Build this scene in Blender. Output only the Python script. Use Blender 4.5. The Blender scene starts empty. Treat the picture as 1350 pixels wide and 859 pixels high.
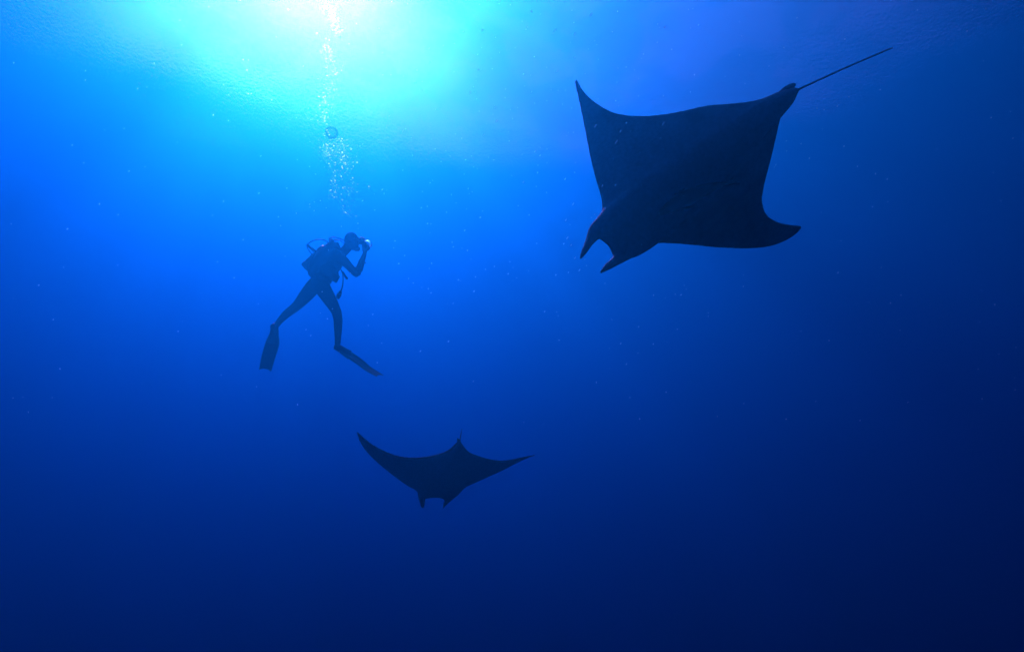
import bpy, bmesh, math, random
from mathutils import Vector, Matrix
random.seed(7)
scene = bpy.context.scene
col = scene.collection

# ------------------------------------------------------------------ camera
PW, PH, F = 1350.0, 859.0, 880.0          # photograph size and focal length, in its pixels
DEPTH = 24.2                              # metres of water above the camera
PITCH = 0.455
EYE = Vector((0, 0, -DEPTH))
RIGHT = Vector((1, 0, 0))
FWD = Vector((0, math.cos(PITCH), math.sin(PITCH)))
UP = Vector((0, -math.sin(PITCH), math.cos(PITCH)))
cam = bpy.data.cameras.new('camera')
cam.sensor_fit = 'HORIZONTAL'
cam.sensor_width = 36.0
cam.lens = 36.0 * F / PW
cam.clip_start = 0.02
cam.clip_end = 3000
cam_ob = bpy.data.objects.new('camera', cam)
cam_ob.matrix_world = Matrix.Translation(EYE) @ Matrix((RIGHT, UP, -FWD)).transposed().to_4x4()
col.objects.link(cam_ob)
scene.camera = cam_ob


def ray(px, py):
    return FWD + RIGHT * ((px - PW / 2) / F) + UP * ((PH / 2 - py) / F)


def at(px, py, d):
    """point seen at that pixel of the photograph, d metres ahead"""
    return EYE + ray(px, py) * d


def at_y(px, py, y):
    """point seen at that pixel, on the upright plane y metres away"""
    r = ray(px, py)
    return EYE + r * (y / r.y)


# ------------------------------------------------------------------ sky and sun
SUN = ray(418, -75).normalized()          # the direction the shafts run down from
elev = math.asin(SUN.z)
azim = math.atan2(SUN.x, SUN.y)
world = bpy.data.worlds.new('World')
scene.world = world
world.use_nodes = True
wn = world.node_tree
wn.nodes.clear()
sky = wn.nodes.new('ShaderNodeTexSky')
sky.sky_type = 'NISHITA'
sky.sun_disc = False
sky.sun_elevation = elev
sky.sun_rotation = azim
bg = wn.nodes.new('ShaderNodeBackground')
bg.inputs['Strength'].default_value = 0.05
wo = wn.nodes.new('ShaderNodeOutputWorld')
wn.links.new(sky.outputs[0], bg.inputs['Color'])
wn.links.new(bg.outputs[0], wo.inputs['Surface'])
sun = bpy.data.lights.new('sun', 'SUN')
sun.energy = 5.0
sun.angle = math.radians(0.5)
sun.color = (1.0, 0.97, 0.92)
sun_ob = bpy.data.objects.new('sun', sun)
sun_ob.rotation_euler = SUN.to_track_quat('Z', 'Y').to_euler()
sun_ob.location = SUN * 60
col.objects.link(sun_ob)
scene.view_settings.view_transform = 'Standard'
scene.view_settings.look = 'None'
scene.view_settings.gamma = 1.0
scene.view_settings.exposure = 2.08
scene.render.engine = 'CYCLES'
cy = scene.cycles
cy.max_bounces = 6
cy.diffuse_bounces = 2
cy.glossy_bounces = 2
cy.transmission_bounces = 4
cy.transparent_max_bounces = 12
cy.volume_bounces = 1
cy.caustics_reflective = False
cy.caustics_refractive = False
cy.sample_clamp_indirect = 4.0
cy.use_denoising = True
try:
    cy.denoiser = 'OPENIMAGEDENOISE'
    cy.denoising_input_passes = 'RGB_ALBEDO_NORMAL'
    cy.denoising_prefilter = 'ACCURATE'
except Exception:
    pass


# ------------------------------------------------------------------ helpers
def tag(o, label=None, cat=None, group=None, kind=None):
    if label: o['label'] = label
    if cat: o['category'] = cat
    if group: o['group'] = group
    if kind: o['kind'] = kind
    return o


def link(name, me, mat=None, parent=None):
    o = bpy.data.objects.new(name, me)
    col.objects.link(o)
    if mat is not None and me is not None and not me.materials:
        me.materials.append(mat)
    if parent is not None:
        o.parent = parent
        o.matrix_parent_inverse = parent.matrix_world.inverted()
    return o


def empty(name, loc):
    o = bpy.data.objects.new(name, None)
    o.empty_display_size = 0.2
    o.matrix_world = Matrix.Translation(loc)
    col.objects.link(o)
    return o


def mesh(name, bm, smooth=True):
    bmesh.ops.recalc_face_normals(bm, faces=bm.faces[:])
    me = bpy.data.meshes.new(name)
    bm.to_mesh(me)
    bm.free()
    if smooth:
        for p in me.polygons:
            p.use_smooth = True
    return me


def lerp_list(pts, t):
    """pts: list of tuples, t in 0..1 along the list's own first-three-component arc length; Catmull-Rom"""
    L = [0.0]
    for a, b in zip(pts, pts[1:]):
        L.append(L[-1] + math.dist(a[:2] if len(a) < 3 else a[:3], b[:2] if len(b) < 3 else b[:3]))
    s = t * L[-1]
    i = 0
    while i < len(pts) - 2 and L[i + 1] < s:
        i += 1
    k = 0 if L[i + 1] == L[i] else (s - L[i]) / (L[i + 1] - L[i])
    p1, p2 = pts[i], pts[i + 1]
    p0 = pts[i - 1] if i > 0 else tuple(2 * a - b for a, b in zip(p1, p2))
    p3 = pts[i + 2] if i + 2 < len(pts) else tuple(2 * b - a for a, b in zip(p1, p2))
    return tuple(0.5 * (2 * b + (c - a) * k + (2 * a - 5 * b + 4 * c - d) * k * k + (3 * b - a - 3 * c + d) * k ** 3)
                 for a, b, c, d in zip(p0, p1, p2, p3))


def sweep(bm, pts, wide=None, n=14, steps=None, rounded=True):
    """tapered tube through pts = (x, y, z, half width, half thickness); 'wide' is the direction of the width"""
    m = steps or max(6, 5 * len(pts))
    rows = []
    P = [lerp_list(pts, i / m) for i in range(m + 1)]
    for i, p in enumerate(P):
        a, b = P[max(0, i - 1)], P[min(m, i + 1)]
        T = (Vector(b[:3]) - Vector(a[:3]))
        T = T.normalized() if T.length > 1e-9 else Vector((0, 0, 1))
        w = Vector(wide) if wide is not None else (Vector((0, 0, 1)) if abs(T.z) < .9 else Vector((1, 0, 0)))
        X = (w - T * w.dot(T))
        X = X.normalized() if X.length > 1e-6 else T.orthogonal().normalized()
        Y = T.cross(X)
        rows.append([bm.verts.new(Vector(p[:3]) + X * (max(p[3], 1e-4) * math.cos(6.28318 * k / n)) + Y * (max(p[4], 1e-4) * math.sin(6.28318 * k / n)))
                     for k in range(n)])
        if rounded and i in (0, m):
            sgn = -1 if i == 0 else 1
            cap = bm.verts.new(Vector(p[:3]) + T * sgn * min(p[3], p[4]) * 0.75)
            if i == 0: cap0 = cap
            else: cap1 = cap
    for r, q in zip(rows, rows[1:]):
        for k in range(n):
            bm.faces.new((r[k], r[(k + 1) % n], q[(k + 1) % n], q[k]))
    if rounded:
        for k in range(n):
            bm.faces.new((cap0, rows[0][(k + 1) % n], rows[0][k]))
            bm.faces.new((cap1, rows[-1][k], rows[-1][(k + 1) % n]))
    else:
        bm.faces.new(rows[0][::-1])
        bm.faces.new(rows[-1])
    return bm


def ball(bm, c, r, X=(1, 0, 0), Z=(0, 0, 1), seg=16):
    """ellipsoid with radii r along X, Y, Z"""
    Xv = Vector(X).normalized()
    Zv = Vector(Z)
    Zv = (Zv - Xv * Zv.dot(Xv)).normalized()
    M = Matrix((Xv * r[0], Zv.cross(Xv) * r[1], Zv * r[2])).transposed().to_4x4()
    bmesh.ops.create_uvsphere(bm, u_segments=seg, v_segments=max(6, seg * 2 // 3), radius=1.0, matrix=Matrix.Translation(Vector(c)) @ M)
    return bm


def block(bm, c, half, X, Z, bevel=0.01, seg=2):
    """box with rounded edges"""
    Xv = Vector(X).normalized()
    Zv = Vector(Z)
    Zv = (Zv - Xv * Zv.dot(Xv)).normalized()
    t = bmesh.new()
    bmesh.ops.create_cube(t, size=2.0, matrix=Matrix.Diagonal((half[0], half[1], half[2], 1)))
    if bevel:
        bmesh.ops.bevel(t, geom=t.edges[:], offset=bevel, segments=seg, affect='EDGES', profile=0.6)
    M = Matrix.Translation(Vector(c)) @ Matrix((Xv, Zv.cross(Xv), Zv)).transposed().to_4x4()
    vs = {v: bm.verts.new(M @ v.co) for v in t.verts}
    for f in t.faces:
        bm.faces.new([vs[v] for v in f.verts])
    t.free()
    return bm


def can(bm, a, b, r0, r1=None, n=24, lip=0.0):
    """capped round bar from a to b, ends chamfered by lip"""
    r1 = r0 if r1 is None else r1
    a, b = Vector(a), Vector(b)
    T = (b - a).normalized()
    X = T.orthogonal().normalized()
    Y = T.cross(X)
    prof = [(a, r0 - lip), (a + T * lip, r0), (b - T * lip, r1), (b, r1 - lip)] if lip else [(a, r0), (b, r1)]
    rows = [[bm.verts.new(p + X * r * math.cos(6.28318 * k / n) + Y * r * math.sin(6.28318 * k / n)) for k in range(n)] for p, r in prof]
    for r, q in zip(rows, rows[1:]):
        for k in range(n):
            bm.faces.new((r[k], r[(k + 1) % n], q[(k + 1) % n], q[k]))
    bm.faces.new(rows[0][::-1])
    bm.faces.new(rows[-1])
    return bm


def fuse(name, bm, voxel, smooth=6):
    """all pieces of the bmesh melted into one continuous skin"""
    me = mesh(name + '_raw', bm)
    o = bpy.data.objects.new(name + '_raw', me)
    col.objects.link(o)
    r = o.modifiers.new('melt', 'REMESH')
    r.mode = 'VOXEL'
    r.voxel_size = voxel
    if smooth:
        s = o.modifiers.new('soft', 'SMOOTH')
        s.factor = 0.5
        s.iterations = smooth
    dg = bpy.context.evaluated_depsgraph_get()
    dg.update()
    out = bpy.data.meshes.new_from_object(o.evaluated_get(dg))
    out.name = name
    bpy.data.objects.remove(o)
    bpy.data.meshes.remove(me)
    for p in out.polygons:
        p.use_smooth = True
    return out


# ------------------------------------------------------------------ materials
def nodes(name):
    m = bpy.data.materials.new(name)
    m.use_nodes = True
    nt = m.node_tree
    nt.nodes.clear()
    out = nt.nodes.new('ShaderNodeOutputMaterial')
    return m, nt, out


def matte(name, c, rough=0.6, var=0.35, scale=30.0, bump=0.0, spec=0.3, c2=None):
    m, nt, out = nodes(name)
    b = nt.nodes.new('ShaderNodeBsdfPrincipled')
    b.inputs['Roughness'].default_value = rough
    b.inputs['Specular IOR Level'].default_value = spec * 0.06     # wet surfaces under water hardly shine
    co = nt.nodes.new('ShaderNodeTexCoord')
    no = nt.nodes.new('ShaderNodeTexNoise')
    no.inputs['Scale'].default_value = scale
    no.inputs['Detail'].default_value = 5
    nt.links.new(co.outputs['Object'], no.inputs['Vector'])
    rp = nt.nodes.new('ShaderNodeValToRGB')
    rp.color_ramp.elements[0].position = 0.3
    rp.color_ramp.elements[1].position = 0.7
    d = c2 or tuple(x * (1 - var) for x in c)
    rp.color_ramp.elements[0].color = (*d, 1)
    rp.color_ramp.elements[1].color = (*c, 1)
    nt.links.new(no.outputs['Fac'], rp.inputs['Fac'])
    nt.links.new(rp.outputs['Color'], b.inputs['Base Color'])
    if bump:
        bp = nt.nodes.new('ShaderNodeBump')
        bp.inputs['Strength'].default_value = bump
        bp.inputs['Distance'].default_value = 0.01
        nt.links.new(no.outputs['Fac'], bp.inputs['Height'])
        nt.links.new(bp.outputs[0], b.inputs['Normal'])
    nt.links.new(b.outputs[0], out.inputs['Surface'])
    return m


def skin_mat(name, back, belly):
    """dark back, paler belly, faint blotches and a painted sunlit patch; the 'belly' attribute says which side"""
    m, nt, out = nodes(name)
    N = nt.nodes.new
    L = nt.links.new
    b = N('ShaderNodeBsdfPrincipled')
    b.inputs['Roughness'].default_value = 0.62
    b.inputs['Specular IOR Level'].default_value = 0.01
    at_ = N('ShaderNodeAttribute')
    at_.attribute_name = 'belly'
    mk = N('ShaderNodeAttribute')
    mk.attribute_name = 'sunlit_marking'
    co = N('ShaderNodeTexCoord')
    n1 = N('ShaderNodeTexNoise'); n1.inputs['Scale'].default_value = 5.0; n1.inputs['Detail'].default_value = 6
    n2 = N('ShaderNodeTexNoise'); n2.inputs['Scale'].default_value = 45.0; n2.inputs['Detail'].default_value = 4
    L(co.outputs['Object'], n1.inputs['Vector'])
    L(co.outputs['Object'], n2.inputs['Vector'])
    ad = N('ShaderNodeMath'); ad.operation = 'MULTIPLY_ADD'
    ad.inputs[1].default_value = 0.5
    L(n1.outputs['Fac'], ad.inputs[0]); L(at_.outputs['Fac'], ad.inputs[2])
    rp = N('ShaderNodeMapRange'); rp.interpolation_type = 'SMOOTHSTEP'
    rp.inputs['From Min'].default_value = 0.85; rp.inputs['From Max'].default_value = 1.15
    L(ad.outputs[0], rp.inputs['Value'])
    mx = N('ShaderNodeMix'); mx.data_type = 'RGBA'
    mx.inputs['A'].default_value = (*back, 1); mx.inputs['B'].default_value = (*belly, 1)
    L(rp.outputs[0], mx.inputs['Factor'])
    m2 = N('ShaderNodeMix'); m2.data_type = 'RGBA'; m2.blend_type = 'MULTIPLY'
    m2.inputs['Factor'].default_value = 0.6
    L(mx.outputs['Result'], m2.inputs['A']); L(n2.outputs['Fac'], m2.inputs['B'])
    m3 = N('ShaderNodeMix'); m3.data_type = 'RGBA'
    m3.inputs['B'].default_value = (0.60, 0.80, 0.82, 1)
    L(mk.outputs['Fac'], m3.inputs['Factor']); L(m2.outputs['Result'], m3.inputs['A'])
    L(m3.outputs['Result'], b.inputs['Base Color'])
    bp = N('ShaderNodeBump'); bp.inputs['Strength'].default_value = 0.25; bp.inputs['Distance'].default_value = 0.01
    L(n2.outputs['Fac'], bp.inputs['Height']); L(bp.outputs[0], b.inputs['Normal'])
    L(b.outputs[0], out.inputs['Surface'])
    return m


# ------------------------------------------------------------------ the water
# scattering and absorption of clear ocean water, per metre (red, green, blue)
SCAT = (0.0004, 0.0300, 0.0356)
ABSO = (0.097, 0.0825, 0.0296)
LOBES = ((0.60, 0.10), (0.874, 0.90))     # two forward lobes, as sea water scatters


def water_medium():
    m, nt, out = nodes('sea_water')
    N = nt.nodes.new
    L = nt.links.new
    last = None
    for g, w in LOBES:
        s = N('ShaderNodeVolumeScatter')
        d = max(SCAT)
        s.inputs['Color'].default_value = (*[c / d for c in SCAT], 1)
        s.inputs['Density'].default_value = d * w
        s.inputs['Anisotropy'].default_value = g
        if last is None:
            last = s
        else:
            a = N('ShaderNodeAddShader')
            L(last.outputs[0], a.inputs[0]); L(s.outputs[0], a.inputs[1])
            last = a
    v = N('ShaderNodeVolumeAbsorption')
    d = 0.2
    v.inputs['Color'].default_value = (*[1 - c / d for c in ABSO], 1)
    v.inputs['Density'].default_value = d
    a = N('ShaderNodeAddShader')
    L(last.outputs[0], a.inputs[0]); L(v.outputs[0], a.inputs[1])
    L(a.outputs[0], out.inputs['Volume'])
    return m


bm = bmesh.new()
bmesh.ops.create_cube(bm, size=1.0, matrix=Matrix.Translation((0, 0, -70)) @ Matrix.Diagonal((700, 700, 140, 1)))
tag(link('water', mesh('water', bm, False), water_medium()), 'clear deep blue open water all around the diver and rays', 'water', kind='structure')


def surface_mat():
    m, nt, out = nodes('rippled_surface')
    N = nt.nodes.new
    L = nt.links.new
    geo = N('ShaderNodeNewGeometry')
    # ripples too small for the mesh
    n1 = N('ShaderNodeTexNoise'); n1.inputs['Scale'].default_value = 6.0; n1.inputs['Detail'].default_value = 2
    n1.inputs['Roughness'].default_value = 0.6
    L(geo.outputs['Position'], n1.inputs['Vector'])
    bp = N('ShaderNodeBump'); bp.inputs['Strength'].default_value = 1.0; bp.inputs['Distance'].default_value = 0.013
    L(n1.outputs['Fac'], bp.inputs['Height'])
    # light bundles of wave focusing, imitated by noise in the transparent colour
    n2 = N('ShaderNodeTexNoise'); n2.inputs['Scale'].default_value = 0.36; n2.inputs['Detail'].default_value = 3
    n2.inputs['Distortion'].default_value = 0.6
    L(geo.outputs['Position'], n2.inputs['Vector'])
    mr = N('ShaderNodeMapRange'); mr.interpolation_type = 'SMOOTHSTEP'
    mr.inputs['From Min'].default_value = 0.40; mr.inputs['From Max'].default_value = 0.60
    mr.inputs['To Min'].default_value = 0.62; mr.inputs['To Max'].default_value = 1.0
    L(n2.outputs['Fac'], mr.inputs['Value'])
    tr = N('ShaderNodeBsdfTransparent')
    L(mr.outputs[0], tr.inputs['Color'])
    # glitter of the sun through countless wavelets
    rf = N('ShaderNodeBsdfRefraction'); rf.distribution = 'BECKMANN'
    rf.inputs['IOR'].default_value = 0.85; rf.inputs['Roughness'].default_value = 0.85
    L(bp.outputs[0], rf.inputs['Normal'])
    mx = N('ShaderNodeMixShader'); mx.inputs[0].default_value = 0.032
    L(tr.outputs[0], mx.inputs[1]); L(rf.outputs[0], mx.inputs[2])
    # mirror-like from below at a low angle
    fr = N('ShaderNodeFresnel'); fr.inputs['IOR'].default_value = 1.33
    L(bp.outputs[0], fr.inputs['Normal'])
    gl = N('ShaderNodeBsdfGlossy'); gl.inputs['Roughness'].default_value = 0.12
    L(bp.outputs[0], gl.inputs['Normal'])
    m2 = N('ShaderNodeMixShader')
    L(fr.outputs[0], m2.inputs[0]); L(mx.outputs[0], m2.inputs[1]); L(gl.outputs[0], m2.inputs[2])
    L(m2.outputs[0], out.inputs['Surface'])
    return m


def build_surface():
    bm = bmesh.new()
    n = 150
    waves = [(random.uniform(-.9, .9), random.uniform(4, 22), random.uniform(0, 6.28)) for _ in range(14)]
    def co(i):
        u = 2 * i / n - 1
        return 346 * (0.25 * u + 0.75 * u ** 3)
    grid = []
    for i in range(n + 1):
        row = []
        for j in range(n + 1):
            x, y = co(i), co(j) + 20 * (1 - (2 * j / n - 1) ** 2)
            z = 0.55
            for a, wl, ph in waves:
                z += 0.0018 * wl * math.sin((x * math.sin(a) + y * math.cos(a)) * 6.28318 / wl + ph)
            row.append(bm.verts.new((x, y, z)))
        grid.append(row)
    for i in range(n):
        for j in range(n):
            bm.faces.new((grid[i][j], grid[i + 1][j], grid[i + 1][j + 1], grid[i][j + 1]))
    me = mesh('water_surface', bm)
    if me.polygons[0].normal.z < 0:
        me.flip_normals()
    tag(link('water_surface', me, surface_mat()), 'sunlit rippled sea surface seen from below', 'water surface', kind='structure')


build_surface()


# ------------------------------------------------------------------ the devil rays
RAY_SKIN = skin_mat('ray_skin', (0.003, 0.012, 0.016), (0.42, 0.60, 0.66))


def build_ray(name, left_lead, left_trail, right_lead, right_trail, head, tail, tipL, tipR, depth, thick, extra, voxel, dorsal_away, sunlit_marks=()):
    """disc outline given as seen in the photograph; depth(s, u) is the distance ahead for a place s along the
    body (0 head, 1 tail) and u across it (-1 left tip, 1 right tip)"""
    hx, hy = head
    A = (tail[0] - hx, tail[1] - hy)
    C = ((tipL[0] + tipR[0]) / 2, (tipL[1] + tipR[1]) / 2)
    B = ((tipR[0] - tipL[0]) / 2, (tipR[1] - tipL[1]) / 2)
    det = A[0] * B[1] - A[1] * B[0]

    def su(px, py):
        x, y = px - hx, py - hy
        s = (x * B[1] - y * B[0]) / det
        u = (A[0] * y - A[1] * x) / det
        return s, u

    def P(px, py):
        s, u = su(px, py)
        return at(px, py, depth(s, u))

    bm = bmesh.new()
    NT, NC = 46, 26
    st = []
    for side, (ld, tr) in ((-1, (left_lead, left_trail)), (1, (right_lead, right_trail))):
        rows = []
        for i in range(NT + 1):
            t = 1 - (1 - i / NT) ** 1.25
            rows.append((t, lerp_list(ld, t), lerp_list(tr, t)))
        st.append(rows)
    allrows = [(-t, a, b) for t, a, b in reversed(st[0])] + [(t, a, b) for t, a, b in st[1][1:]]
    pos = []
    for t, a, b in allrows:
        r = []
        for j in range(NC + 1):
            c = 0.5 - 0.5 * math.cos(math.pi * j / NC)
            r.append(P(a[0] + (b[0] - a[0]) * c, a[1] + (b[1] - a[1]) * c))
        pos.append(r)
    n = len(pos)
    top, bot = [], []
    for i in range(n):
        t = allrows[i][0]
        rt, rb = [], []
        for j in range(NC + 1):
            c = 0.5 - 0.5 * math.cos(math.pi * j / NC)
            du = pos[min(n - 1, i + 1)][j] - pos[max(0, i - 1)][j]
            dv = pos[i][min(NC, j + 1)] - pos[i][max(0, j - 1)]
            N = du.cross(dv)
            N = N.normalized() if N.length > 1e-9 else -FWD
            if N.dot(FWD) > 0:
                N = -N                     # N looks at the camera's side
            a = abs(t)
            root = math.exp(-(a / 0.30) ** 2)
            h = thick * (0.30 * (1 - a) ** 0.8 + 0.70 * root)
            prof = min(1.0, 2.1 * math.sqrt(max(c, 0)) * (1 - c) ** 0.75)
            h = h * prof + voxel * 1.05
            near, far = (0.85, 1.15) if dorsal_away else (1.1, 0.9)
            rt.append(bm.verts.new(pos[i][j] + N * h * near))
            rb.append(bm.verts.new(pos[i][j] - N * h * far))
        top.append(rt)
        bot.append(rb)
    def quad(*v):
        try:
            bm.faces.new(v)
        except ValueError:
            pass
    for i in range(n - 1):
        for j in range(NC):
            quad(top[i][j], top[i + 1][j], top[i + 1][j + 1], top[i][j + 1])
            quad(bot[i][j], bot[i][j + 1], bot[i + 1][j + 1], bot[i + 1][j])
        quad(top[i][0], bot[i][0], bot[i + 1][0], top[i + 1][0])
        quad(top[i][NC], top[i + 1][NC], bot[i + 1][NC], bot[i][NC])
    for i in (0, n - 1):
        for j in range(NC):
            quad(top[i][j], top[i][j + 1], bot[i][j + 1], bot[i][j])
    for piece in extra:
        pts = []
        for px, py, dd, w, th in piece['pts']:
            s, u = su(px, py)
            d = depth(min(max(s, -.1), piece.get('smax', 1.0)), u) + dd
            q = at(px, py, d)
            pts.append((*q, max(w * d / F, voxel * 0.9), max(th, voxel * 0.9)))
        T = Vector(pts[-1][:3]) - Vector(pts[0][:3])
        wide = FWD.cross(T).normalized() if not piece.get('upright') else FWD
        sweep(bm, pts, wide=wide, n=16, steps=piece.get('steps', 26))
    me = fuse(name, bm, voxel, 5)
    # which side of the skin is belly, and sun highlight painted onto the white inner head fin
    cdir = (P(*tail) - P(*head)).cross(P(*tipR) - P(*tipL)).normalized()
    if cdir.dot(FWD) > 0:
        cdir = -cdir
    if not dorsal_away:
        cdir = -cdir
    bel = me.attributes.new('belly', 'FLOAT', 'POINT')
    mrk = me.attributes.new('sunlit_marking', 'FLOAT', 'POINT')
    mp = [(P(px, py) if len(m_) == 0 else P(px, py), r) for px, py, r, *m_ in sunlit_marks]
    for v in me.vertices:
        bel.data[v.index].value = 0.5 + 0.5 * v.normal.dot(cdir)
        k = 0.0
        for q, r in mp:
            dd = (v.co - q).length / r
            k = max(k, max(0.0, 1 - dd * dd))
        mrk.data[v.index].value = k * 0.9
    origin = P((head[0] + tail[0]) / 2, (head[1] + tail[1]) / 2)
    me.transform(Matrix.Translation(-origin))
    o = link(name, me, RAY_SKIN)
    o.matrix_world = Matrix.Translation(origin)
    return o, P


def big_depth(s, u):
    return 3.7 - 0.2 * (s - 0.5) + 0.70 * (abs(u) ** 1.6) + 0.08 * u


big, BIGP = build_ray(
    'devil_ray',
    left_lead=[(800, 322), (790, 314), (781, 303), (786, 291), (793.5, 280), (793, 262), (786.6, 240), (779, 210), (771.7, 173), (764, 135.7), (759.6, 117), (757.6, 108)],
    left_trail=[(1050, 119), (1040, 118.5), (1026.8, 121), (1012, 127.8), (993, 133.6), (963.5, 137.2), (933.7, 139.5), (904, 146), (874, 151.5), (844.3, 153.5), (818, 151), (799.6, 144.5), (781, 132), (768, 118.5), (760.8, 105.2)],
    right_lead=[(800, 322), (806, 330), (810, 339), (828, 340), (845, 332), (861, 320.5), (885, 320.3), (907.6, 322), (948.6, 326), (985.9, 327), (1015.7, 323.8), (1038, 315), (1051, 306), (1056.5, 299)],
    right_trail=[(1050, 119), (1050.5, 125), (1043.6, 137.5), (1030, 151.5), (1023.5, 176.7), (1015.7, 210), (1006.3, 247.4), (1004.6, 266), (1011, 283.5), (1026.8, 293.5), (1043.6, 297), (1056.2, 297.8)],
    head=(800, 322), tail=(1050, 119), tipL=(759, 105), tipR=(1056.5, 298),
    depth=big_depth, thick=0.13, voxel=0.0085, dorsal_away=True,
    extra=[
        # cephalic fins, rolled into horns beside the mouth
        dict(pts=[(797, 297, 0.0, 15, 0.05), (786, 305, -.02, 11, 0.042), (777.5, 318, -.05, 6.2, 0.032), (771, 330, -.08, 4.2, 0.024), (765.3, 340.5, -.10, 2.0, 0.012)]),
        dict(pts=[(836, 322, 0.0, 15, 0.05), (823, 334, -.02, 10.5, 0.042), (811, 344.5, -.05, 6.4, 0.032), (800.5, 351.8, -.08, 4.6, 0.024), (791.8, 359.2, -.10, 1.8, 0.012)]),
        # tail base, dorsal fin and whip tail
        dict(pts=[(1010, 150, 0.0, 17, 0.06), (1030, 134, 0.0, 12, 0.05), (1044, 123, 0.0, 7, 0.035), (1052, 118.5, 0.0, 3.2, 0.016)]),
        dict(pts=[(1028, 128, 0.03, 7, 0.016), (1037, 119.0, 0.05, 6.0, 0.013), (1044.5, 113.5, 0.07, 4.6, 0.010), (1048.5, 110.8, 0.08, 2.4, 0.008)]),
        dict(pts=[(1046, 123, -0.03, 5, 0.012), (1051, 121, -0.03, 2.2, 0.009)], steps=6),
        dict(pts=[(1046, 121.3, 0.0, 2.6, 0.012), (1055, 117, 0.02, 1.9, 0.010), (1113.8, 90, 0.12, 1.4, 0.0075), (1176.7, 63, 0.3, 1.0, 0.0065)], steps=50),
    ],
    sunlit_marks=[(806, 344, 0.075)])  # white inner lobe, with its sunlit highlight painted into the skin colour
tag(big, 'large dark devil ray with long thin tail and a slim fish under it', 'ray', 'devil rays gliding near the diver')


def small_depth(s, u):
    return 7.0 - 0.45 * (s - 0.3) + 0.40 * abs(u) ** 1.4 + 0.15 * u


small, SMALLP = build_ray(
    'devil_ray',
    left_lead=[(572, 653.5), (562, 654.5), (556, 655), (551.8, 648), (547, 643.2), (538, 639), (526, 631), (510, 619), (496, 607), (484, 595), (475, 582), (470.6, 570)],
    left_trail=[(605.5, 582), (603.6, 583), (600, 586), (593, 592.4), (582, 597.6), (566, 601.4), (548, 603), (530, 602), (514, 597.6), (494, 588), (480, 577.6), (470.6, 568.8)],
    right_lead=[(572, 653.5), (580, 653.7), (588, 657), (598, 654), (605, 648), (612, 641), (624, 635.8), (642, 628), (660, 620), (676, 612), (690, 605.4), (700, 601.2)],
    right_trail=[(605.5, 582), (608, 583.5), (613, 590.5), (620, 597), (632, 601.6), (646, 605.6), (660, 607.2), (672, 606.4), (688, 603.0), (699.8, 600.4)],
    head=(572, 654), tail=(605.5, 582), tipL=(470.5, 568.5), tipR=(707, 599),
    depth=small_depth, thick=0.13, voxel=0.0085, dorsal_away=True,
    extra=[
        dict(pts=[(558, 642, 0.0, 7, 0.04), (556, 653, -.03, 5.2, 0.032), (556.9, 662, -.06, 3.6, 0.022), (556.9, 668.6, -.08, 1.8, 0.012)]),
        dict(pts=[(603, 640, 0.0, 9, 0.04), (595, 652, -.03, 6.0, 0.032), (588.5, 661, -.06, 3.4, 0.022), (584.2, 668.6, -.08, 1.2, 0.012)]),
        dict(pts=[(604.5, 590, 0.0, 5.0, 0.035), (605.6, 584, 0.0, 2.4, 0.02), (606, 579, 0.0, 1.2, 0.012)]),
        dict(pts=[(603.8, 584, -0.02, 1.6, 0.010), (603.2, 576.5, 0.03, 0.7, 0.008)], steps=8),
        dict(pts=[(605.8, 582, 0.0, 1.4, 0.012), (607.2, 574, 0.12, 1.0, 0.009), (609, 565, 0.35, 0.8, 0.008)], steps=24),
        dict(pts=[(690, 604, 0.0, 1.4, 0.010), (698, 601.6, 0.0, 0.8, 0.008), (705, 599.6, 0.0, 0.5, 0.006)], steps=12),
    ])
small.name = 'devil_ray'
tag(small, 'small dark devil ray with upswept wings gliding below the diver', 'ray', 'devil rays gliding near the diver')

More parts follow.
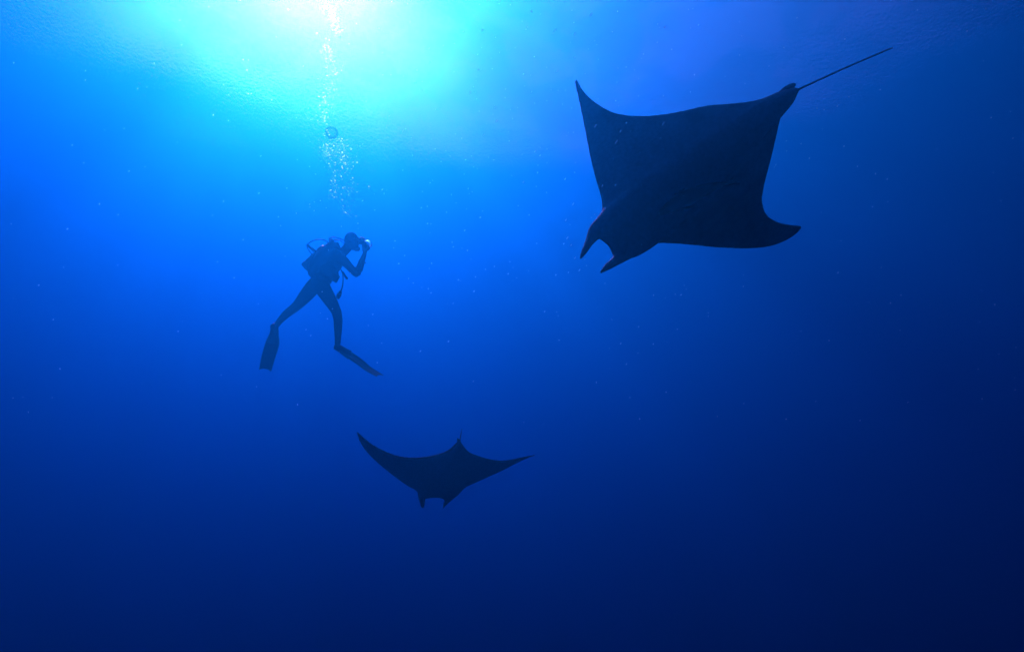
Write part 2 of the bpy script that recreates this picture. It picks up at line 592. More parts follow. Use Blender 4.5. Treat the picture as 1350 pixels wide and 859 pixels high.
# ------------------------------------------------------------------ the fish on the big ray's belly
def build_remora():
    from mathutils.bvhtree import BVHTree
    tree = BVHTree.FromPolygons([big.matrix_world @ v.co for v in big.data.vertices], [p.vertices[:] for p in big.data.polygons])
    def on_belly(px, py):
        return tree.ray_cast(EYE, ray(px, py).normalized())[0]
    a, b = on_belly(868, 282), on_belly(962, 240)
    ax = (b - a)
    ax.normalize()
    toward = (EYE - a).normalized()
    toward = (toward - ax * toward.dot(ax)).normalized()
    side = toward.cross(ax)
    bm = bmesh.new()
    prof = [(0.0, .010, .012), (.08, .026, .022), (.22, .039, .032), (.40, .043, .036), (.60, .036, .032), (.78, .022, .021), (.90, .011, .012), (.96, .010, .010)]
    pts = []
    for t, w, h in prof:
        q = on_belly(868 + 94 * t, 282 - 42 * t - 5 * math.sin(math.pi * t)) + toward * (h * .8)
        pts.append((*q, w, h))
    sweep(bm, pts, wide=side, n=14, steps=40)
    me = fuse('remora', bm, 0.008, 3)
    org = Vector(pts[3][:3])
    me.transform(Matrix.Translation(-org))
    o = link('remora', me, matte('remora_skin', (0.006, 0.009, 0.012), 0.6, 0.4, 25))
    o.matrix_world = Matrix.Translation(org)
    def P(t): return Vector(lerp_list(pts, t)[:3])
    fin_m = matte('remora_fin', (0.006, 0.009, 0.012), 0.6)
    # tail fin: forked blade
    bm = bmesh.new()
    e = P(1.0)
    for sgn in (-1, 1):
        sweep(bm, [(*(e - ax * .03), .012, .005), (*(e + ax * .035 + side * sgn * .014), .011, .004), (*(e + ax * .07 + side * sgn * .032), .005, .003)], wide=side, n=8, steps=8)
    link('tail_fin', fuse('tail_fin', bm, 0.005, 1), fin_m, o)
    for sgn in (-1, 1):
        bm = bmesh.new()
        r = P(.27) + side * sgn * .034
        sweep(bm, [(*r, .018, .004), (*(r + ax * .035 + side * sgn * .012), .010, .003), (*(r + ax * .06 + side * sgn * .018), .004, .002)], wide=side, n=8, steps=8)
        link('pectoral_fin', mesh('pectoral_fin', bm), fin_m, o)
    tag(o, 'slim dark fish clinging lengthwise to the belly of the large ray', 'fish')


build_remora()


# ------------------------------------------------------------------ the diver
NEO = matte('neoprene', (0.022, 0.022, 0.024), 0.75, 0.4, 60, bump=0.3)
RUB = matte('black_rubber', (0.018, 0.018, 0.018), 0.5, 0.3, 40)
NYL = matte('nylon_fabric', (0.03, 0.03, 0.034), 0.8, 0.4, 80, bump=0.3)
TANKM = matte('painted_tank', (0.03, 0.09, 0.11), 0.35, 0.3, 12, spec=0.5)
STEEL = matte('steel', (0.10, 0.24, 0.26), 0.3, 0.2, 40, spec=0.8)
FIN = matte('fin_blade', (0.028, 0.028, 0.030), 0.45, 0.3, 15)
FINY = matte('fin_blade_pale', (0.008, 0.15, 0.10), 0.5, 0.3, 8, c2=(0.005, 0.06, 0.05))
SKINM = matte('skin', (0.45, 0.28, 0.20), 0.5, 0.15, 20)
GLASSY = matte('mask_lens', (0.05, 0.06, 0.07), 0.08, 0.1, 5, spec=0.8)
PALE = matte('white_plastic', (0.86, 0.87, 0.86), 0.35, 0.05, 20, spec=0.5)
BLK = matte('black_plastic', (0.02, 0.02, 0.022), 0.4, 0.3, 50)

DD = 10.2                                  # metres ahead
MPX = DD / F                              # metres per pixel there


def dv(px, py, off=0.0):
    return at(px, py, DD + off)


def dp(px, py, off, w, th=None):
    th = w if th is None else th
    return (*dv(px, py, off), w * MPX, th * MPX)


person = empty('person', dv(430, 384, 0))
tag(person, 'scuba diver in dark wetsuit and fins holding a camera up to the face', 'person')

bm = bmesh.new()
# torso, leaning forward: pelvis to neck (width is front to back as the photograph sees it; thickness is shoulder breadth)
TW = (dv(452, 355) - dv(428, 340)).normalized()
sweep(bm, [dp(417.5, 380, 0, 8.5, 14), dp(421, 372, 0, 11, 16), dp(428, 360, 0, 11, 15), dp(437, 348, 0, 11.5, 17), dp(445, 338, 0, 10.5, 19), dp(451, 332, 0, 7, 12)], wide=TW, n=22, steps=34)
# neck and head
sweep(bm, [dp(448, 336, 0, 6, 7), dp(455, 329, 0, 5.6, 6), dp(460, 322, 0, 5.6, 5.6)], wide=TW, n=16, steps=12)
FACE = (RIGHT * 1.0 + UP * 0.10).normalized()
HUP = (UP * 1.0 - RIGHT * 0.10).normalized()
hc = dv(463.2, 316.5)
ball(bm, hc, (9.6 * MPX, 7.2 * MPX, 10.4 * MPX), FACE, HUP, 24)
ball(bm, dv(466.5, 322.5), (6.4 * MPX, 5.2 * MPX, 6.6 * MPX), FACE, HUP, 18)         # jaw
ball(bm, dv(473.3, 320), (1.6 * MPX, 1.3 * MPX, 2.2 * MPX), FACE, HUP, 10)           # nose
ball(bm, dv(462.5, 318, -.085), (1.6 * MPX, 0.8 * MPX, 2.6 * MPX), FACE, HUP, 10)    # ears under the hood
ball(bm, dv(462.5, 318, .085), (1.6 * MPX, 0.8 * MPX, 2.6 * MPX), FACE, HUP, 10)
# near arm
sweep(bm, [dp(447, 339, -.17, 6.5), dp(453.5, 344, -.22, 6.2), dp(462, 353, -.22, 5.0), dp(469, 360, -.20, 4.7), dp(471.2, 361, -.20, 4.5)], n=16, steps=24)
sweep(bm, [dp(470, 361, -.20, 4.7), dp(473.3, 355, -.18, 5.0), dp(477, 345, -.14, 4.0), dp(480, 336.5, -.09, 3.0), dp(480.8, 333.5, -.08, 2.8)], n=16, steps=24)
# far arm
sweep(bm, [dp(449, 336, .17, 6.0), dp(455, 331, .27, 5.4), dp(462, 324.5, .34, 4.6), dp(467, 320.5, .36, 4.2)], n=16, steps=20)
sweep(bm, [dp(466.5, 320.8, .36, 4.2), dp(471, 319.2, .28, 3.6), dp(475, 319.4, .18, 3.0), dp(478, 320.4, .12, 2.7)], n=16, steps=20)


def hand(wrist, knuck, back, thumb_side, curl, size=1.0):
    """palm and five bent fingers; wrist -> knuckles is the palm, 'curl' the way the fingers close"""
    w, k = Vector(wrist), Vector(knuck)
    ax = (k - w).normalized()
    cu = Vector(curl)
    cu = (cu - ax * cu.dot(ax)).normalized()
    sd = ax.cross(cu)
    if sd.dot(Vector(thumb_side)) < 0:
        sd = -sd
    pl = (k - w).length
    sweep(bm, [(*w, .026, .020), (*(w + ax * pl * .5), .040, .018), (*k, .042, .016)], wide=sd, n=14, steps=10)
    for q, ln in ((-.030, .062), (-.010, .074), (.011, .080), (.031, .072)):
        b0 = k + sd * q * size
        b1 = b0 + (ax * .75 + cu * .45).normalized() * ln * .45
        b2 = b1 + (ax * .15 + cu * 1.0).normalized() * ln * .33
        b3 = b2 + (cu * .9 - ax * .45).normalized() * ln * .26
        sweep(bm, [(*b0, .0105, .0105), (*b1, .0098, .0098), (*b2, .0092, .0092), (*b3, .0080, .0080)], n=10, steps=12)
    t0 = w + ax * pl * .32 + sd * .034
    t1 = t0 + (ax * .5 + sd * .8 + cu * .3).normalized() * .034
    t2 = t1 + (ax * .75 + sd * .1 + cu * .7).normalized() * .036
    sweep(bm, [(*(t0 - sd * .02), .014, .014), (*t1, .0115, .0115), (*t2, .009, .009)], n=10, steps=10)


hand(dv(480.8, 334.5, -.08), dv(482.4, 327.5, -.085), None, UP * 1 - RIGHT * .6, RIGHT * .5 + FWD * .9)
hand(dv(478.2, 322.5, .10), dv(480.8, 318.0, .105), None, -RIGHT * .6 + UP * .4, RIGHT * .7 - FWD * .7)

# legs: image-left leg kicked back, image-right leg under the body
sweep(bm, [dp(418, 373, .06, 10.5, 10), dp(412, 379, .08, 10, 10), dp(402, 391, .12, 8.4, 8.8), dp(392.5, 402, .14, 6.4, 6.8)], n=18, steps=24)
sweep(bm, [dp(393.5, 401, .14, 6.6, 6.8), dp(386, 407.5, .16, 5.6, 6.2), dp(378, 413.5, .20, 5.2, 5.6), dp(370, 421.5, .24, 4.2, 4.4), dp(364.5, 428.5, .26, 3.7, 3.9)], n=18, steps=24)
sweep(bm, [dp(423, 376, -.06, 10.5, 10), dp(428, 384, -.07, 10, 10), dp(436, 397, -.10, 8.2, 8.6), dp(443.6, 410.5, -.12, 6.2, 6.6)], n=18, steps=24)
sweep(bm, [dp(443.3, 409.5, -.12, 6.2, 6.6), dp(445.5, 420, -.10, 5.6, 6.0), dp(445.6, 431, -.07, 5.0, 5.4), dp(445.4, 444, -.04, 4.0, 4.2), dp(445.0, 453, -.02, 3.6, 3.8)], n=18, steps=24)
# feet inside the fins
sweep(bm, [dp(363.5, 428, .26, 4.0, 3.9), dp(362.6, 436, .26, 4.0, 4.2), dp(360, 446, .24, 3.6, 4.4)], n=14, steps=12)
sweep(bm, [dp(443.5, 456, -.02, 3.8, 3.9), dp(449, 459.5, -.05, 3.4, 4.0), dp(456, 464.5, -.08, 2.6, 3.8)], n=14, steps=12)
body_me = fuse('body', bm, 0.0068, 4)
body = link('body', body_me, NEO, person)


def part(name, bm, mat, parent, label=None, fused=None, smooth=True):
    me = fuse(name, bm, fused, 3) if fused else mesh(name, bm, smooth)
    o = link(name, me, mat, parent)
    if label:
        o['label'] = label
    return o


# dive mask
bm = bmesh.new()
mc = dv(470.6, 315.6)
block(bm, mc, (1.6 * MPX, 5.6 * MPX, 3.2 * MPX), FACE, HUP, 0.012, 3)
mask = part('dive_mask', bm, RUB, person)
for sg in (-1, 1):
    bm = bmesh.new()
    block(bm, mc + FACE * 1.55 * MPX + FWD * sg * 2.7 * MPX, (0.3 * MPX, 2.3 * MPX, 2.4 * MPX), FACE, HUP, 0.003, 2)
    part('lens', bm, GLASSY, mask)
bm = bmesh.new()
ring = [hc + HUP * -0.2 * MPX + FACE * (9.9 * MPX * math.cos(a)) + FACE.cross(HUP) * (7.5 * MPX * math.sin(a)) for a in [math.radians(35 + 290 * k / 24) for k in range(25)]]
sweep(bm, [(*q, .010, .003) for q in ring], wide=HUP, n=8, steps=48)
part('mask_strap', bm, RUB, mask)

# second stage in the mouth
bm = bmesh.new()
can(bm, dv(470.3, 327.5), dv(474.0, 328.6), 3.2 * MPX, 2.7 * MPX, 20, 0.006)
can(bm, dv(467.5, 326.5), dv(470.6, 327.6), 1.5 * MPX, 1.5 * MPX, 12)
ball(bm, dv(469.5, 330.0), (1.8 * MPX, 2.6 * MPX, 1.2 * MPX), FACE, HUP, 12)
part('regulator', bm, BLK, person)

# tank on the back
TA, TB = dv(404.0, 352.5, 0), dv(433.5, 324.5, 0)
TX = (TB - TA).normalized()
TBK = (TX.cross(FWD)).normalized()
if TBK.dot(UP) < 0:
    TBK = -TBK
bm = bmesh.new()
R = 7.6 * MPX
prof = [(0, R * .80), (.012, R * .93), (.03, R), (.40, R), (.415, R * .97), (.44, R * .80), (.455, R * .5), (.465, R * .32), (.50, R * .30)]
Lt = (TB - TA).length
rows = []
for h, r in prof:
    c = TA + TX * (h / .50 * Lt)
    rows.append([bm.verts.new(c + TBK * r * math.cos(6.28318 * k / 28) + FWD * r * math.sin(6.28318 * k / 28)) for k in range(28)])
for a, b in zip(rows, rows[1:]):
    for k in range(28):
        bm.faces.new((a[k], a[(k + 1) % 28], b[(k + 1) % 28], b[k]))
bm.faces.new(rows[0][::-1]); bm.faces.new(rows[-1])
tank = part('air_tank', bm, TANKM, person)
bm = bmesh.new()
can(bm, TA - TX * .02, TA + TX * .05, R * 1.06, R * 1.06, 28, 0.008)
part('tank_boot', bm, RUB, tank)
for h in (.36, .66):
    bm = bmesh.new()
    can(bm, TA + TX * Lt * h, TA + TX * (Lt * h + .05), R * 1.03, R * 1.03, 28, 0.004)
    part('tank_strap', bm, NYL, tank)
bm = bmesh.new()
VT = TB + TX * .02
can(bm, TB - TX * .02, TB + TX * .05, .020, .018, 16, 0.003)
can(bm, VT + FWD * -.055, VT + FWD * .055, .017, .017, 16, 0.003)
can(bm, VT + FWD * -.09, VT + FWD * -.055, .026, .026, 16, 0.005)
part('tank_valve', bm, STEEL, tank)
bm = bmesh.new()
can(bm, VT + TX * .02 + TBK * .015, VT + TX * .10 + TBK * .03, .032, .028, 18, 0.005)
ball(bm, VT + TX * .06 + TBK * .03, (.04, .035, .032), TX, TBK, 14)
part('first_stage', bm, STEEL, person)

# buoyancy vest: back pad, side lobes, shoulder straps, belt
bm = bmesh.new()
sweep(bm, [dp(414.5, 364, 0, 7.5, 18), dp(419, 354, 0, 11, 21), dp(429, 341, 0, 12.5, 22), dp(438, 329.5, 0, 10.5, 18), dp(443.5, 322, 0, 5.5, 12)], wide=TW, n=22, steps=30)
for sg in (-1, 1):
    sweep(bm, [dp(424, 356, sg * .17, 7, 4), dp(432, 357, sg * .20, 9, 4.5), dp(439, 360, sg * .19, 7.5, 4.5), dp(444, 366, sg * .16, 3.6, 3.6)], wide=UP, n=16, steps=18)
    sweep(bm, [dp(438, 325, sg * .12, 4, 2.5), dp(447, 327.5, sg * .14, 3.2, 2.2), dp(453.5, 335, sg * .16, 3, 2), dp(452.5, 345, sg * .15, 2.8, 2), dp(446, 355, sg * .16, 3.2, 2.2), dp(440, 361, sg * .17, 3.6, 2.6)], wide=FWD, n=12, steps=30)
vest = part('buoyancy_vest', bm, NYL, person, fused=0.009)
bm = bmesh.new()
loop = []
for k in range(33):
    a = 6.28318 * k / 32
    c = dv(424, 365.5)
    loop.append((*(c + TW * (13.4 * MPX * math.cos(a)) + FWD * (17.2 * MPX * math.sin(a))), .028, .006))
sweep(bm, loop, wide=(dv(428, 360) - dv(421, 372)).normalized(), n=8, steps=64)
part('waist_strap', bm, NYL, vest)
for sg in (-1, 1):
    bm = bmesh.new()
    block(bm, dv(442.0, 366.5, sg * .20), (4.2 * MPX, 3.0 * MPX, 5.0 * MPX), RIGHT * .9 - UP * .5, UP, 0.015, 3)
    part('pocket', bm, NYL, vest)
bm = bmesh.new()
sweep(bm, [dp(451.5, 358.5, -.20, 1.6, 1.2), dp(454.5, 363, -.21, 1.5, 1.0), dp(457.6, 367.5, -.22, 1.7, 1.0)], n=10, steps=10)
part('strap_end', bm, NYL, vest)

# hoses
def hose(name, pts, r=0.8, label=None, ends=True):
    bm = bmesh.new()
    sweep(bm, [dp(x, y, o, r) for x, y, o in pts], n=10, steps=48)
    h = part(name, bm, RUB, person, label)
    return h


hose('air_hose', [(434, 321, -.05), (428, 316.6, -.10), (421, 315.6, -.14), (413, 317.0, -.16), (407.5, 320.2, -.16), (404.6, 323.4, -.15), (406, 328, -.13), (409.0, 332.5, -.10), (413, 337, -.06)], 0.72)
hose('air_hose', [(437, 321, .04), (434, 314.6, .06), (440, 312.6, .10), (448, 314.2, .16), (455, 318.6, .17), (463, 326, .13), (470, 329.5, .03)], 0.75)
hose('air_hose', [(437, 322, -.04), (441, 316.5, -.08), (448, 317, -.12), (454, 321.5, -.14), (462, 328, -.09), (469, 330.5, -.02)], 0.7)
bm = bmesh.new()
sweep(bm, [dp(404.8, 322.6, -.15, 1.5, 1.5), dp(409.5, 326.5, -.14, 1.7, 1.7), dp(415.5, 331.5, -.12, 2.0, 2.0)], n=12, steps=12)
part('inflator', bm, BLK, person)
hose('gauge_hose', [(447, 352, -.20), (451, 359, -.22), (452.3, 368, -.22), (451.2, 378, -.21), (448.6, 385.5, -.19)], 0.75)
bm = bmesh.new()
sweep(bm, [dp(449.3, 383.5, -.19, 1.0, 1.5), dp(447.2, 388.5, -.18, 1.7, 3.2), dp(444.8, 393, -.17, 1.3, 2.6)], n=14, steps=14)
gauge = part('gauge_console', bm, BLK, person)
bm = bmesh.new()
can(bm, dv(447.6, 388, -.225), dv(448.0, 388, -.245), .022, .022, 18)
part('dial', bm, PALE, gauge)
bm = bmesh.new()
block(bm, dv(480.6, 346.2, -.14), (2.0 * MPX, 2.0 * MPX, 1.0 * MPX), RIGHT * .95 - UP * .15, UP, 0.006, 2)
wc = part('wrist_computer', bm, BLK, person)
bm = bmesh.new()
loop = [(*(dv(477.0, 345, -.14) + (RIGHT * .93 - UP * .33) * (4.3 * MPX * math.cos(a)) + FWD * (4.3 * MPX * math.sin(a))), .012, .003) for a in [6.28318 * k / 24 for k in range(25)]]
sweep(bm, loop, wide=(RIGHT * .33 + UP * .93), n=8, steps=40)
part('wrist_strap', bm, RUB, wc)


# fins
def fin(pocket, blade, wide, th, mat, label=None):
    """pocket: centre line of the foot pocket; blade: (px, py, offset, half width px) from pocket to tip"""
    bm = bmesh.new()
    sweep(bm, pocket, wide=wide, n=16, steps=16)
    f = part('swim_fin', bm, RUB, person, label)
    bm = bmesh.new()
    n = 20
    rows = []
    P_ = [lerp_list(blade, k / n) for k in range(n + 1)]
    for k, (px, py, off, w) in enumerate(P_):
        c = dv(px, py, off)
        a, b = P_[max(0, k - 1)], P_[min(n, k + 1)]
        T = (dv(*b[:3]) - dv(*a[:3])).normalized()
        W = Vector(wide)
        W = (W - T * W.dot(T)).normalized()
        Nn = T.cross(W)
        t = th * (1.2 - .9 * k / n)
        row = []
        for q in (-1, -.93, -.86, -.4, -.07, 0, .07, .4, .86, .93, 1):
            rib = 1.0 + (3.0 * (1 - .7 * k / n) if abs(q) > .9 else 0) + (0.8 if abs(q) < .03 else 0)
            notch = -T * (.05 * (1 - abs(q)) if k == n else 0)
            row.append((c + W * q * w * MPX + Nn * t * rib + notch, c + W * q * w * MPX - Nn * t * rib + notch))
        rows.append([[bm.verts.new(p) for p, _ in row], [bm.verts.new(p) for _, p in row]])
    m = len(rows[0][0])
    for r, s_ in zip(rows, rows[1:]):
        for i in range(m - 1):
            bm.faces.new((r[0][i], r[0][i + 1], s_[0][i + 1], s_[0][i]))
            bm.faces.new((r[1][i], s_[1][i], s_[1][i + 1], r[1][i + 1]))
        for i in (0, m - 1):
            bm.faces.new((r[0][i], s_[0][i], s_[1][i], r[1][i]))
    for r in (rows[0], rows[-1]):
        for i in range(m - 1):
            bm.faces.new((r[0][i], r[1][i], r[1][i + 1], r[0][i + 1]))
    part('blade', bm, mat, f, None, smooth=False)
    bm = bmesh.new()
    p0 = pocket[0]
    sweep(bm, [(*(Vector(p0[:3])), p0[3] * 1.05, p0[4] * 1.05), (*(Vector(p0[:3]) * .93 + Vector(pocket[1][:3]) * .07), p0[3] * 1.07, p0[4] * 1.07)], wide=wide, n=14, steps=4)
    part('heel_strap', bm, RUB, f)
    return f


fin([dp(361.2, 428.5, .26, 5.0, 4.4), dp(361.8, 436, .26, 5.4, 4.8), dp(360.5, 444, .25, 6.2, 4.6), dp(358.5, 452, .23, 6.4, 3.0)],
    [(361.2, 441, .25, 6.0), (359.8, 450, .24, 8.6), (357.0, 460, .21, 9.0), (353.4, 472, .16, 8.6), (349.4, 488.5, .08, 7.8)],
    RIGHT * .96 - UP * .1 + FWD * .25, .005, FIN)
fin([dp(442.6, 456.5, -.02, 3.9, 4.4), dp(448.5, 459.6, -.05, 3.8, 4.8), dp(455.5, 464.4, -.08, 3.0, 5.6), dp(461, 467.8, -.11, 2.0, 6.4)],
    [(453, 462.6, -.07, 6.0), (462, 468.5, -.11, 8.6), (474, 477.0, -.17, 9.0), (486, 486.4, -.22, 8.6), (501.5, 495.5, -.30, 7.6)],
    RIGHT * .13 + UP * .17 + FWD * .97, .005, FINY, 'fin with paler greenish blade')

# ------------------------------------------------------------------ the diver's camera
cx = dv(482.6, 326, .0)
CAMROOT = empty('underwater_camera', cx)
tag(CAMROOT, 'compact underwater camera with a bright white diffuser held before the mask', 'camera')
bm = bmesh.new()
block(bm, dv(481.6, 325.4, .0), (3.0 * MPX, .085, 4.6 * MPX), FACE, HUP, 0.012, 3)
part('housing', bm, BLK, CAMROOT)
bm = bmesh.new()
can(bm, dv(484.0, 326, .01), dv(487.2, 326.3, .01), .042, .038, 24, 0.005)
port = part('lens_port', bm, BLK, CAMROOT)
bm = bmesh.new()
ball(bm, dv(487.0, 326.3, .01), (.012, .033, .033), FACE, HUP, 16)
part('lens', bm, GLASSY, port)
bm = bmesh.new()
# white diffuser: a bent hood over the front of the port
rows = []
for k in range(13):
    a = math.radians(105 - 125 * k / 12)
    c = dv(482.8, 322.6, 0) + RIGHT * (5.4 * MPX * math.cos(a)) + UP * (6.0 * MPX * math.sin(a))
    nrm = (RIGHT * math.cos(a) + UP * math.sin(a)).normalized()
    hw = .065 * (1 - .35 * abs(k - 6) / 6)
    t = 1.3 * MPX * (1 - .55 * abs(k - 6) / 6)
    rows.append([bm.verts.new(c + FWD * sx * hw + nrm * sy * t) for sx, sy in ((-1, -1), (1, -1), (1, 1), (-1, 1))])
for a, b in zip(rows, rows[1:]):
    for k in range(4):
        bm.faces.new((a[k], a[(k + 1) % 4], b[(k + 1) % 4], b[k]))
bm.faces.new(rows[0]); bm.faces.new(rows[-1][::-1])
bm.free()
# a thin bent sheet: cheek towards the side and hood over the port
bm = bmesh.new()
rows = []
for k in range(15):
    a = math.radians(118 - 150 * k / 14)
    wd = 2.6 * math.sin(math.pi * (k + .6) / 15.2) ** .7 * MPX
    nrm = RIGHT * math.cos(a) * .95 + UP * math.sin(a)
    c = dv(482.8, 322.6, -.115) + nrm * (4.4 * MPX)
    rows.append([bm.verts.new(c), bm.verts.new(c + nrm * wd), bm.verts.new(c + nrm * (wd + .004) + FWD * .012), bm.verts.new(c + nrm * (wd * .9) + FWD * .10)])
for a, b in zip(rows, rows[1:]):
    for k in range(3):
        bm.faces.new((a[k], a[k + 1], b[k + 1], b[k]))


def glow_plastic():
    m, nt, out = nodes('translucent_white_plastic')
    N = nt.nodes.new
    L = nt.links.new
    d = N('ShaderNodeBsdfDiffuse'); d.inputs['Color'].default_value = (0.12, 0.85, 0.95, 1)
    t = N('ShaderNodeBsdfTranslucent'); t.inputs['Color'].default_value = (0.12, 0.85, 0.95, 1)
    x = N('ShaderNodeMixShader'); x.inputs[0].default_value = 0.6
    L(d.outputs[0], x.inputs[1]); L(t.outputs[0], x.inputs[2]); L(x.outputs[0], out.inputs['Surface'])
    return m


def frosted():
    m, nt, out = nodes('frosted_plastic')
    N = nt.nodes.new
    L = nt.links.new
    r_ = N('ShaderNodeBsdfRefraction'); r_.inputs['IOR'].default_value = 0.85; r_.inputs['Roughness'].default_value = 0.75
    t = N('ShaderNodeBsdfTranslucent'); t.inputs['Color'].default_value = (0.4, 0.9, 0.9, 1); r_.inputs['Color'].default_value = (0.45, 0.95, 1.0, 1)
    x = N('ShaderNodeMixShader'); x.inputs[0].default_value = 0.25
    L(r_.outputs[0], x.inputs[1]); L(t.outputs[0], x.inputs[2]); L(x.outputs[0], out.inputs['Surface'])
    return m


part('diffuser', bm, frosted(), CAMROOT, 'bright white diffuser')
bm = bmesh.new()
ball(bm, dv(476.8, 316.4, .03), (4.2 * MPX, 3.8 * MPX, 4.0 * MPX), FACE, HUP, 18)
can(bm, dv(478.5, 316.4, .03), dv(481.2, 316.8, .03), 3.3 * MPX, 3.0 * MPX, 20, 0.004)
part('strobe', bm, BLK, CAMROOT)
bm = bmesh.new()
sweep(bm, [dp(477.5, 319, .03, .9), dp(479.3, 321.4, .02, .9), dp(481, 324, .0, .9)], n=10, steps=10)
part('strobe_arm', bm, BLK, CAMROOT)

# ------------------------------------------------------------------ bubbles
YD = dv(463, 320).y                       # bubbles rise straight up above the diver


def bubble_mat():
    m, nt, out = nodes('air_bubble')
    N = nt.nodes.new
    L = nt.links.new
    tr = N('ShaderNodeBsdfTransparent')
    rf = N('ShaderNodeBsdfRefraction'); rf.inputs['IOR'].default_value = 0.80; rf.inputs['Roughness'].default_value = 0.6
    tl = N('ShaderNodeBsdfTranslucent'); tl.inputs['Color'].default_value = (0.5, 0.95, 0.95, 1); rf.inputs['Color'].default_value = (0.6, 0.98, 1.0, 1)
    a = N('ShaderNodeMixShader'); a.inputs[0].default_value = 0.12
    L(rf.outputs[0], a.inputs[1]); L(tl.outputs[0], a.inputs[2])
    b = N('ShaderNodeMixShader'); b.inputs[0].default_value = 0.2
    L(tr.outputs[0], b.inputs[1]); L(a.outputs[0], b.inputs[2])
    L(b.outputs[0], out.inputs['Surface'])
    return m


def ring_mat():
    m, nt, out = nodes('large_air_bubble')
    N = nt.nodes.new
    L = nt.links.new
    tr = N('ShaderNodeBsdfTransparent'); tr.inputs['Color'].default_value = (0.97, 0.98, 0.98, 1)
    gl = N('ShaderNodeBsdfGlossy'); gl.inputs['Roughness'].default_value = 0.05
    lw = N('ShaderNodeLayerWeight'); lw.inputs['Blend'].default_value = 0.5
    b = N('ShaderNodeMixShader')
    L(lw.outputs['Facing'], b.inputs[0]); L(tr.outputs[0], b.inputs[1]); L(gl.outputs[0], b.inputs[2])
    L(b.outputs[0], out.inputs['Surface'])
    return m


BUB = bubble_mat()
rb = random.Random(3)


def blob_mesh(name, mat, flat=0.8, rough=0.12, sub=2, seed=0):
    r_ = random.Random(seed)
    bm = bmesh.new()
    bmesh.ops.create_icosphere(bm, subdivisions=sub, radius=1.0)
    ph = [r_.uniform(0, 6.28) for _ in range(4)]
    for v in bm.verts:
        k = 1 + rough * (math.sin(3 * v.co.x + ph[0]) + math.sin(3.3 * v.co.y + ph[1]) + math.sin(2.7 * v.co.z + ph[2])) / 2
        v.co = Vector((v.co.x * k, v.co.y * k, v.co.z * k * flat))
    me = mesh(name, bm)
    me.materials.append(mat)
    return me


# the one large wobbling bubble
big_b = link('air_bubble', blob_mesh('large_bubble', ring_mat(), 0.85, 0.10, 3, 5))
p = at_y(437.5, 175, YD)
dist = (p - EYE).dot(FWD)
big_b.matrix_world = Matrix.Translation(p) @ Matrix.Diagonal((*(3 * [8.6 * dist / F]), 1))
tag(big_b, 'largest round bubble with dark rim in the rising bubble stream', 'bubble')
shapes = [blob_mesh('small_bubble', BUB, f, 0.10, 2, k) for k, f in enumerate((0.75, 0.6, 0.9))]


def stream_pixel(r):
    """where the photograph shows bubbles: tongues of foam and the stragglers between them"""
    k = r.random()
    if k < .36:                            # main stream
        t = r.random()
        y = 60 + 105 * t
        c = 428 + 9 * math.sin(3.1 * t + .4) - (3 if t > .7 else 0)
        return r.gauss(c, 4.2 + 3.0 * t), y
    if k < .50:                            # top tongue
        t = r.random()
        return r.gauss(431 + 14 * t, 4), 2 + 42 * t
    if k < .64:
        return r.gauss(452, 5.5), r.gauss(205, 9)
    if k < .74:
        return r.gauss(433, 5), r.gauss(201, 5)
    if k < .84:
        return r.gauss(440, 9), r.gauss(188, 9)
    if k < .90:
        return r.gauss(441, 2.5), r.uniform(225, 262)
    t = r.random()
    return r.gauss(455 + 6 * t, 9), 215 + 70 * t


n = 0
while n < 220:
    px, py = stream_pixel(rb)
    if py < -4:
        continue
    p = at_y(px, py, YD + rb.gauss(0, .18))
    d = (p - EYE).dot(FWD)
    o = link('air_bubble', rb.choice(shapes))
    s_ = (0.75 + 0.95 * rb.random() ** 2) * d / F
    o.matrix_world = Matrix.Translation(p) @ Matrix.Rotation(rb.uniform(0, 6.28), 4, 'Z') @ Matrix.Diagonal((s_, s_, s_, 1))
    if py < 175:
        tag(o, 'small silvery bubble in the stream above the largest bubble', 'bubble', 'bubbles above the largest bubble')
    else:
        tag(o, 'small silvery bubble rising between the diver and the largest bubble', 'bubble', 'bubbles below the largest bubble')
    n += 1


def speck_cloud(name, items, mat, label, cat):
    """many tiny pieces nobody could count, joined; items = (position, half length vector, radius)"""
    vs, fs = [], []
    for p, ax, r in items:
        T = ax.normalized()
        X = T.orthogonal().normalized()
        Y = T.cross(X)
        for D_ in (X, Y):                  # two crossed thin flakes
            b = len(vs)
            vs += [p - ax, p - ax * .5 + D_ * r * .8, p + ax * .45 + D_ * r, p + ax, p + ax * .5 - D_ * r * .8, p - ax * .45 - D_ * r]
            fs.append((b, b + 1, b + 2, b + 3, b + 4, b + 5))
    me = bpy.data.meshes.new(name)
    me.from_pydata(vs, [], fs)
    o = link(name, me, mat)
    return tag(o, label, cat, kind='stuff')


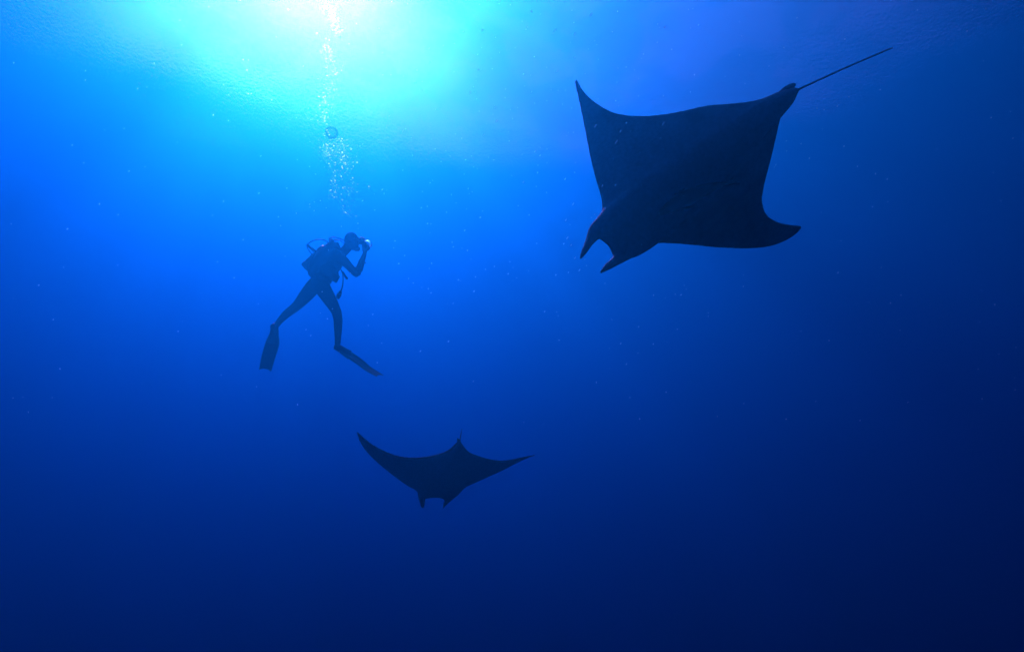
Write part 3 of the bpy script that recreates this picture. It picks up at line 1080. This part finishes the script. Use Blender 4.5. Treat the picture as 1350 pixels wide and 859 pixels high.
items = []
for _ in range(3200):
    px, py = stream_pixel(rb)
    p = at_y(px + rb.gauss(0, 2.5), py + rb.gauss(0, 4), YD + rb.gauss(0, .22))
    d = (p - EYE).dot(FWD)
    r = rb.uniform(.35, .95) * d / F
    v = Vector((rb.gauss(0, 1), rb.gauss(0, 1), rb.gauss(0, 1))).normalized() * r
    items.append((p, v, r))
speck_cloud('bubble_plume', items, BUB, 'fine froth of tiny bubbles rising above the diver', 'bubbles')

# ------------------------------------------------------------------ drifting specks in the water
SNOW = frosted()
SNOW.name = 'drifting_speck'
rs = random.Random(11)
STREAK = (RIGHT * 0.50 + UP * 0.85).normalized()
items = []
# the larger flakes beside and in front of the big ray
for px, py, l in ((785, 166, 3.2), (818, 173, 2.4), (812.5, 187, 3.6), (826, 162, 1.6), (874.5, 163, 4.0), (794, 245, 2.4), (811.5, 244, 1.8),
                  (755.5, 269, 2.6), (748, 313.5, 2.6), (753, 323, 1.6), (764, 356, 2.2), (655, 159.5, 2.2), (652.5, 142, 2.0), (701, 15, 2.4),
                  (636, 40, 2.0), (779, 20, 3.2), (758, 45, 2.2), (732, 40, 2.0), (876, 36, 2.6), (631, 92, 2.0), (620, 122, 2.2), (701, 121, 2.0),
                  (638, 178, 2.2), (705, 200, 2.2), (745, 236, 1.8), (712, 205, 1.6), (746, 290, 2.0), (758, 340, 1.8), (690, 240, 1.6)):
    d = rs.uniform(1.3, 2.2)
    items.append((at(px, py, d), STREAK * (l * d / F), rs.uniform(.55, .8) * d / F))
for _ in range(520):
    if rs.random() < .6:
        px, py = rs.gauss(640, 190), rs.gauss(170, 130)
    else:
        px, py = rs.uniform(0, 1350), rs.uniform(0, 560)
    d = rs.uniform(1.2, 6.0)
    a = rs.gauss(0, .35)
    ax = (STREAK + RIGHT * a).normalized()
    r = rs.uniform(.28, .62) * d / F
    items.append((at(px, py, d), ax * (r * rs.uniform(1.0, 2.6)), r))
speck_cloud('drifting_specks', items, SNOW, 'pale specks of plankton drifting through the water', 'plankton')
